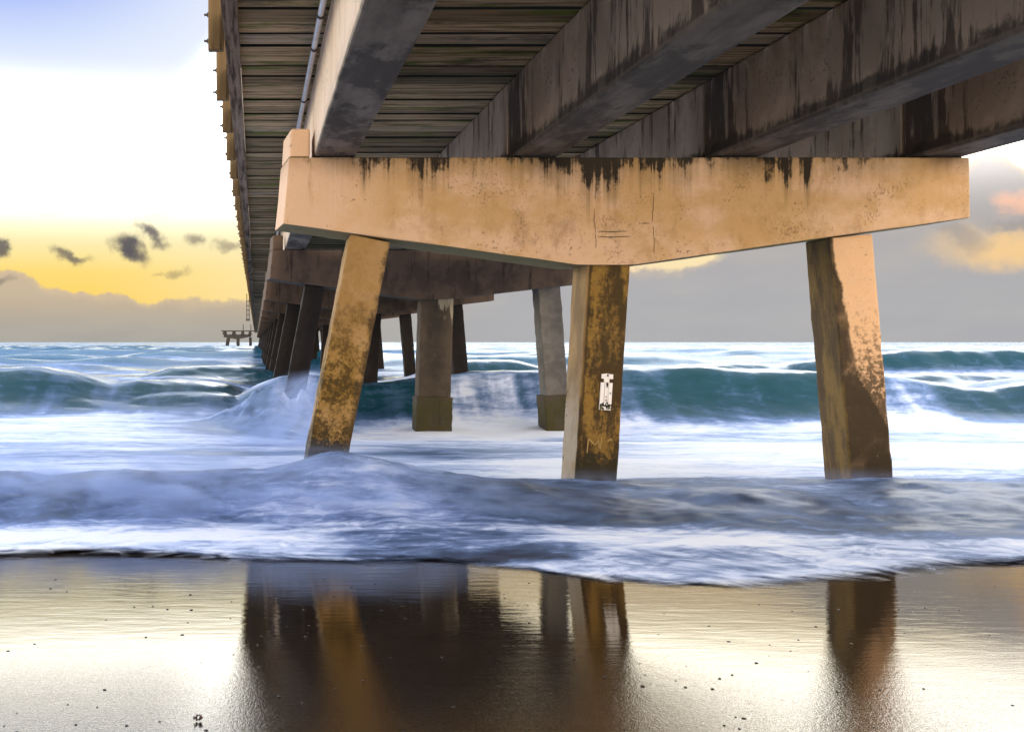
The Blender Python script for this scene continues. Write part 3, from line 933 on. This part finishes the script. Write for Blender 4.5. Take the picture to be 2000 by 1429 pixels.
def sea_surface(X, Y):
    foam = np.zeros_like(X)
    # far swell
    ph = Y / 10.5 + 1.6 * fbm(X * .022, Y * .03, 3)
    cr = .5 + .5 * np.cos(2 * np.pi * ph)
    env = fbm(X * .05, Y * .09, 8, 3)
    far = sst(Y, 36, 60)
    z = far * (cr ** 3) * .75 * sst(env, .38, .68) * (1 - .5 * sst(Y, 120, 500))
    z += far * .16 * (fbm(X * .35, Y * .7, 12) - .5)
    # ridges: (crest line Y0, wander, front width, back width, list of (x centre, half width, height))
    def ridge(y0, tilt, wander, seed, wf, wb, bumps):
        yc = y0 + tilt * X + wander * (fbm(X * .16, X * 0 + seed, seed, 3) - .5) * 2
        A = np.zeros_like(X)
        for xc, w, a in bumps:
            A = np.maximum(A, a * np.exp(-np.abs((X - xc) / w) ** 3))
        A = A * (.86 + .28 * fbm(X * .5, Y * 0 + 2.2, seed + 5, 3))
        d = Y - yc
        r = np.where(d < 0, 1 / (1 + (np.abs(d) / wf) ** 3.2), np.exp(-(d / wb) ** 2))
        return A * r, d, A
    rB, dB, AB = ridge(35.2, 0, .8, 21, 1.3, 3.2, [(27, 7.5, 1.3), (18, 4.0, .72), (9.0, 2.6, .86), (-1.5, 3.0, .62), (-9, 3, .5)])
    rB2, dB2, AB2 = ridge(29.0, 0, .8, 27, 1.0, 2.6, [(22, 5.5, .52), (14, 3.5, .42), (-3, 3, .40), (-9, 3, .38)])
    rA, dA, AA = ridge(21.5, .02, .5, 31, .75, 3.4, [(9.5, 8.6, 1.02), (23, 7, .84), (1.4, 1.8, .85), (-1.8, 2.2, .40)])
    rL, dL, AL = ridge(22.6, .10, .5, 37, 1.1, 3.2, [(-6.4, 3.6, 1.0), (-2.2, 2.4, .62), (-14, 4, .6)])
    z = z + rB + rB2 + np.maximum(rA, rL)
    right = sst(X, -1.5, 2.5)
    z -= (.33 * right + .06) * gau(Y, 18.6, 2.6) + .10 * gau(Y, 14.5, 3.0)
    # spilled foam front near the beach
    yf = 9.25 - .05 * np.maximum(X - 2, 0) + .25 * (fbm(X * .6, X * 0, 41, 3) - .5)
    hf = (.24 - .11 * sst(X, 1.2, 3.4)) * (.8 + .4 * fbm(X * .7, Y * .2, 42, 3))
    wfr = 1.05 + .75 * sst(X, 2.0, 6.0)
    d = Y - yf
    rf = np.where(d < 0, np.exp(-(np.abs(d) / wfr) ** 2.4), np.exp(-(d / .8) ** 2))
    turb = fbm(X * 1.3, Y * 1.3, 45, 5, .55) - .5
    turb2 = fbm(X * 3.2 + turb * 2, Y * 2.6, 46, 4, .5) - .5
    bandm = np.exp(-(np.abs(d + .35) / (wfr * 1.05)) ** 4)
    z += hf * rf + bandm * (.13 * turb + .03 * turb2)
    z += .16 * gau(X, .80, .42) * gau(Y, 9.42, .42) + .07 * gau(X, 1.35, .5) * gau(Y, 9.2, .4)
    z -= .05 * gau(X, 1.0, .12) * gau(Y, 9.55, .15)
    # flats
    z += .07 * (fbm(X * 1.1, Y * 1.6, 53, 4) - .5) * sst(Y, 19, 22) * (1 - sst(Y, 45, 60))
    z += .10 * (fbm(X * .45, Y * .9, 51, 4) - .5) * sst(Y, 9.8, 11.5) * (1 - .3 * far)
    z += .03 * (fbm(X * 1.5, Y * 3.2, 52, 3) - .5) * sst(Y, 6.6, 8)
    z -= .03
    # swash sheet over the sand
    ey = edge_y(X) + .05 * (fbm(X * 2.5, X * 0, 61, 3) - .5)
    s = np.maximum(Y - ey, 0)
    sh = sand_z(Y) + .010 * np.sqrt(np.clip(s / .10, 0, 1)) + .055 * sst(s, .05, 1.5) + .03 * (fbm(X * .9, Y * 1.6, 62, 3) - .5) * sst(s, 0, .6)
    # little second lip at far left and right
    lip = .014 * gau(Y, ey + .22, .14) * (np.maximum(gau(X, -1.7, 1.1), gau(X, 5.6, 1.4)))
    sh = sh + lip
    kk = .05
    hmix = np.clip(.5 + .5 * (z - sh) / kk, 0, 1)
    z = sh * (1 - hmix) + z * hmix + kk * hmix * (1 - hmix)
    z = np.where(Y < ey - .02, sand_z(Y) - .05, z)
    cover = sst(Y - ey, -.01, .50)

    # ---- foam cover
    fl = fbm(X * .22 + 3, Y * .75, 71, 5, .55)
    foamflat = .74 + .85 * (fl - .42) - .42 * gau(X, -.4, 1.6) * gau(Y, 16.5, 3.6) - .2 * gau(X, 2.4, 1.0) * gau(Y, 13.0, 3.0)
    farn = fbm(X * .10, Y * .30, 72, 5, .6)
    farn2 = fbm(X * .05, np.log(np.maximum(Y, 1)) * 26, 73, 5, .6)
    foamfar = np.clip(.20 + 2.0 * (.5 * farn + .5 * farn2 - .42), 0, 1)
    midn = fbm(X * .2, Y * .5, 74, 5, .58)
    foammid = np.clip(.36 + 2.0 * (midn - .47), 0, 1)
    foam = foamflat * (1 - sst(Y, 19.5, 22.5)) + foammid * sst(Y, 19.5, 22.5) * (1 - sst(Y, 42, 60)) + foamfar * sst(Y, 42, 60)
    # steep teal faces, with a ragged white foot
    def face(dd, AA_, w, seed, foot, veil):
        f = np.exp(-((dd + w * .55) / (w * .95)) ** 4) * sst(AA_, .22, .5)
        n = fbm(X * .9, Y * .25, seed, 4)
        n2 = fbm(X * .35, Y * .1, seed + 3, 3)
        patch = sst(n2, .40, .62)
        ft = foot * sst(-dd / w, .75, 1.5) * (.4 + 1.0 * (n - .3))
        mist = veil * (1 - patch) * (.5 + n) + .14 * n
        fine = fbm(X * 2.6, Y * .5, seed + 7, 5, .6)
        return f, np.clip(.03 + mist + ft + .55 * (fine - .46) * (1 - .4 * patch), 0, 1)
    for dd, A_, w, sd, ft, vl in ((dA, AA * sst(AA, .1, .3), 1.15, 81, .5, .42), (dL, AL, 1.7, 84, .4, .14), (dB, AB, 2.0, 87, .2, .05), (dB2, AB2, 1.5, 88, .4, .2)):
        f, v = face(dd, A_, w, sd, ft, vl)
        foam = foam * (1 - f) + v * f
    # white tumbling lip on the big right-hand swell
    lipw = np.exp(-((dB + 1.9) / .55) ** 2) * sst(X, 15.5, 19) * (1 - sst(X, 33, 38)) * .85
    foam = np.maximum(foam, lipw)
    foam = foam * (1 - .55 * far * sst(cr, .55, .95) * sst(env, .4, .6))
    # foam front: thinner, full of sand and air
    bn = fbm(X * 1.1 + turb * 1.2, Y * 1.7, 91, 5, .58)
    bandv = np.clip(.28 + 1.05 * (bn - .47) - .10 * sst(X, 1.9, 3.6) + .16 * gau(X, 1.0, .9), .1, .85)
    bm_ = np.exp(-(np.abs(d + .45) / (wfr * 1.12)) ** 6)
    foam = foam * (1 - bm_) + bandv * bm_
    # swash
    sw = fbm(X * .8 + Y * .9, Y * 2.6 - X * .5, 95, 5, .55)
    und = sst(X, .3, .9) * (1 - sst(X, 1.9, 2.6))
    swv = np.clip(.74 + .8 * (sw - .47) - .38 * und * sst(Y, 5.6, 6.6), .05, 1)
    swm = 1 - sst(Y, 7.2 - .5 * sst(X, 3, 5), 7.9 - .5 * sst(X, 3, 5))
    foam = foam * (1 - swm) + swv * swm
    # the swell thrown up against the second bent's left pile
    k = gau(X, .45, .95) * gau(Y, 18.75, .62)
    z = z + .85 * k * (.35 + 1.2 * fbm(X * 3.0, Y * 2.4, 101, 5, .55))
    foam = foam * (1 - k) + k * np.clip(.42 + 1.1 * (fbm(X * 1.8, Y * .6, 102, 4) - .45), .1, .9)
    # water heaping up and whitening round the foot of each pile
    for px, py, rr, a in ((3.585, 9.95, .42, .30), (6.505, 9.95, .42, .30), (3.74, 19.55, .6, .45), (6.36, 19.55, .6, .45), (.78, 19.55, .6, .4), (3.6, 29.2, .6, .4), (6.5, 29.2, .6, .4)):
        q = ((X - px) / rr) ** 2 + ((Y - py + .12) / rr) ** 2
        k = np.exp(-q) * (.6 + .8 * fbm(X * 3.1, Y * 3.1, 99, 3))
        foam = foam + a * k
        z = z + .012 * k
    return z, foam, cover

rows = np.concatenate([np.arange(4.9, 12, .034), np.arange(12, 18, .07), np.arange(18, 24, .045), np.arange(24, 40, .10), np.geomspace(40, 300, 240)[0:], np.geomspace(305, 9000, 60)])
u = np.linspace(-1, 1, 620)
X = (.28 * rows + 1.0)[:, None] + u[None, :] * (.80 * rows + 5.5)[:, None]
Y = np.repeat(rows[:, None], len(u), 1)
Z, FO, CV = sea_surface(X, Y)

def sea_mat():
    m, t = new_mat('churned_sea_water')
    f = t.attr('foam').outputs['Fac']
    cv = t.attr('cover').outputs['Fac']
    c = t.obj()
    x, y, z = t.xyz(c)
    wob = t.noise(c, .7, 3, .5, color=True)
    cw = t.vm('ADD', c, t.vm('MULTIPLY', t.vm('SUBTRACT', wob, (.5, .5, .5)), (.5, .8, 0)))
    wx, wy, wz = t.xyz(cw)
    # drawn-out streaks: along the crest on the flats, down the slope on the swash
    st = t.noise(t.comb(t.mul(wx, .9), t.mul(wy, 6.0), t.mul(wz, 5.0)), 1.0, 6, .62)
    dg = t.noise(t.comb(t.add(t.mul(wx, 5.5), t.mul(wy, 4.0)), t.sub(t.mul(wy, 1.2), t.mul(wx, .7)), 0.0), 1.0, 6, .62)
    sel = t.mul(t.sm(y, 7.6, 6.2), t.sm(x, .4, 2.0))
    s2 = t.add(t.mul(st, t.sub(1.0, sel)), t.mul(dg, sel))
    wisp = t.noise(t.comb(t.mul(wx, 2.9), t.mul(wy, 4.2), t.mul(wz, 6.0)), 1.0, 8, .64, 1.1)
    fil_n = t.noise(t.comb(t.mul(wx, 1.5), t.mul(wy, 5.0), t.mul(wz, 7.0)), 1.0, 5, .55, .8)
    fil = t.sm(t.m('ABSOLUTE', t.sub(fil_n, .5)), .055, .0)
    g = t.add(f, t.add(t.mul(t.sub(s2, .5), t.sm(y, 8.5, 7.0, .62, .46)), t.mul(t.sub(wisp, .5), t.sm(y, 12, 10, .35, .75))))
    g = t.add(g, t.mul(t.mul(fil, t.sm(y, 14, 9)), .09))
    deep = t.mix(t.sm(y, 26, 70), (.005, .046, .056), (.012, .085, .135))
    deep = t.mix(t.sm(y, 14.5, 11.0), deep, (.014, .026, .060))
    deep = t.mix(t.mul(t.sm(y, 7.4, 6.0), .8), deep, (.030, .022, .030))  # swash water coloured dark violet for the shadow along the sheet's front
    shade = t.ramp(g, [(0.0, (0, 0, 0)), (.16, (.08, .08, .08)), (.38, (.42, .42, .42)), (.60, (.80, .80, .80)), (.78, (1, 1, 1))], 'EASE')
    foamc = t.ramp(g, [(0.0, (.03, .11, .16)), (.32, (.075, .145, .28)), (.54, (.19, .28, .50)), (.74, (.52, .60, .78)), (.92, (.80, .83, .88))])
    col = t.mix(shade, deep, foamc)
    rough = t.m('ADD', t.sm(y, 14, 10, .16, .42), t.mul(shade, .5))
    nb = t.bump(t.add(t.mul(s2, .7), t.mul(wisp, .6)), .15, .025)
    p = t.principled(col, rough, nb)
    t.put(p.inputs['IOR'], 1.33)
    t.put(p.inputs['Specular IOR Level'], t.sm(y, 18, 45, .45, .12))
    tr = t.node('ShaderNodeBsdfTransparent')
    mx = t.node('ShaderNodeMixShader')
    a = t.sm(t.add(cv, t.mul(t.add(t.sub(s2, .5), t.mul(t.sub(wisp, .5), .8)), 1.2)), .0, .75)
    t.put(mx.inputs[0], a)
    t.t.links.new(tr.outputs[0], mx.inputs[1]); t.t.links.new(p.outputs[0], mx.inputs[2])
    t.out(mx.outputs[0])
    return m
M_sea = sea_mat()
tag(grid_mesh('sea', X, Y, Z, M_sea, {'foam': FO, 'cover': CV}), None, None, kind='structure')

# ------------------------------------------------------------------ small things on the sand
M_shell = plain('wet_dark_shell', (.035, .025, .02), .25, 0, .4, 200)
rp = random.Random(21)
bm = bmesh.new()
bmesh.ops.create_icosphere(bm, subdivisions=2, radius=.010)
for v in bm.verts:
    v.co.z = max(v.co.z * .55, -.001)
    v.co *= 1 + .35 * mnoise.noise(v.co * 120)
proto = link_mesh('shell_fragment', bm, M_shell, smooth=True)
first = True
n = 0
while n < 190:
    y = 2.75 + 3.0 * rp.random() ** 1.4
    x = rp.uniform(-.30 * y - .1, .86 * y + .1)
    if y > edge_y(np.array([x]))[0] - .35: continue
    o = proto if first else proto.copy()
    if not first: COL.objects.link(o)
    first = False
    k = rp.uniform(.25, .65)
    o.location = (x, y, float(sand_z(np.array(y))) + .001)
    o.scale = (k * rp.uniform(1, 1.7), k, k * rp.uniform(.6, 1.0))
    o.rotation_euler = (0, 0, rp.uniform(-.6, .6))
    tag(o, 'tiny dark shell fragment lying scattered on the wet reflecting sand', 'shell', 'shell fragments on the sand')
    n += 1
bm = bmesh.new()
for k in range(9):
    a = rp.uniform(0, 6.28); L = rp.uniform(.010, .022)
    p0 = Vector((rp.uniform(-.012, .012), rp.uniform(-.01, .01), .004))
    tube(bm, [p0, p0 + Vector((math.cos(a) * L * .5, math.sin(a) * L * .5, rp.uniform(.004, .012))), p0 + Vector((math.cos(a + .5) * L, math.sin(a + .5) * L, rp.uniform(.0, .012)))], [.0025, .003, .0015], 6)
sw = link_mesh('seaweed', bm, M_weed, None, (-.196, 3.15, float(sand_z(np.array(3.15))) + .001), smooth=True)
tag(sw, 'small dark brown tuft of seaweed alone on the bright wet sand', 'seaweed')

# ------------------------------------------------------------------ spray hanging in the air
def spray(name, label, x0, x1, y0, y1, z0, z1, fn, dens):
    m, t = new_mat(name + '_mist')
    c = t.obj()
    x, y, z = t.xyz(c)
    d = fn(t, c, x, y, z)
    v = t.node('ShaderNodeVolumePrincipled')
    t.put(v.inputs['Color'], (.50, .63, .95))
    t.put(v.inputs['Density'], t.mul(d, dens))
    v.inputs['Anisotropy'].default_value = .2
    t.out(None, v.outputs[0])
    bm = bmesh.new()
    box(bm, x0, x1, y0, y1, z0, z1)
    o = link_mesh(name, bm, m)
    return tag(o, label, 'spray', None, 'stuff')

def fan(t, c, x, y, z):
    dx = t.sub(x, 1.02); dz = t.sub(z, 1.12)
    ang = t.m('ARCTAN2', dx, t.mul(dz, -1.0))            # 0 = straight down, negative = to the left
    r = t.m('SQRT', t.add(t.mul(dx, dx), t.mul(dz, dz)))
    lines = t.noise(t.comb(t.add(t.mul(ang, 6.0), t.mul(r, 1.2)), t.mul(r, 1.3), t.mul(y, 1.6)), 1.0, 6, .70)
    soft = t.noise(c, 2.0, 4, .55)
    a = t.mul(t.sm(t.add(ang, t.mul(t.sub(soft, .5), .9)), -1.35, -.35), t.sm(ang, .45, -.1))
    rr_ = t.mul(t.sm(r, 0.02, .5), t.sm(r, 2.5, 1.3))
    yy_ = t.sm(t.m('ABSOLUTE', t.sub(y, 15.0)), 1.1, .2)
    return t.mul(t.mul(a, rr_), t.mul(yy_, t.mul(t.sm(lines, .30, .72), t.sm(soft, .25, .65, .35, 1.0))))
spray('spray', 'thin fan of white spray falling left behind the leaning left pile', -1.7, 1.5, 13.8, 16.2, -.5, 1.15, fan, 2.6)

def mound(t, c, x, y, z):
    n = t.noise(c, 4.0, 5, .6)
    dx = t.m('DIVIDE', t.sub(x, .95), .75); dy = t.m('DIVIDE', t.sub(y, 9.2), .55); dz = t.m('DIVIDE', t.sub(z, .05), .34)
    r = t.m('SQRT', t.add(t.mul(dx, dx), t.add(t.mul(dy, dy), t.mul(dz, dz))))
    return t.sm(t.add(r, t.mul(t.sub(n, .5), 1.3)), 1.0, .1)
spray('spray', 'low soft mound of white spray round the foot of the leaning left pile', .0, 1.95, 8.4, 9.95, -.1, .55, mound, 5.0)

def front_mist(t, c, x, y, z):
    q = t.comb(t.mul(x, .9), t.mul(y, 1.4), t.mul(z, 2.6))
    w = t.noise(q, 1.0, 2, .5, color=True)
    n = t.noise(t.vm('ADD', q, t.vm('MULTIPLY', w, (.9, .9, .9))), 1.7, 6, .62)
    hgt = t.sm(z, t.add(.24, t.mul(t.sm(x, 2.8, 1.2), .30)), .02)
    yy_ = t.mul(t.sm(y, 7.3, 8.3), t.sm(y, 9.9, 9.2))
    left = t.add(.30, t.mul(t.sm(x, 2.8, 1.2), .70))
    return t.mul(t.mul(hgt, yy_), t.mul(left, t.sm(n, .42, .72)))
o = spray('spray', 'long low veil of blue white spray over the foam front near the beach', -6.5, 11.0, 7.2, 9.9, -.05, .56, front_mist, 5.6)
o.data.materials[0].cycles.volume_step_rate = .12
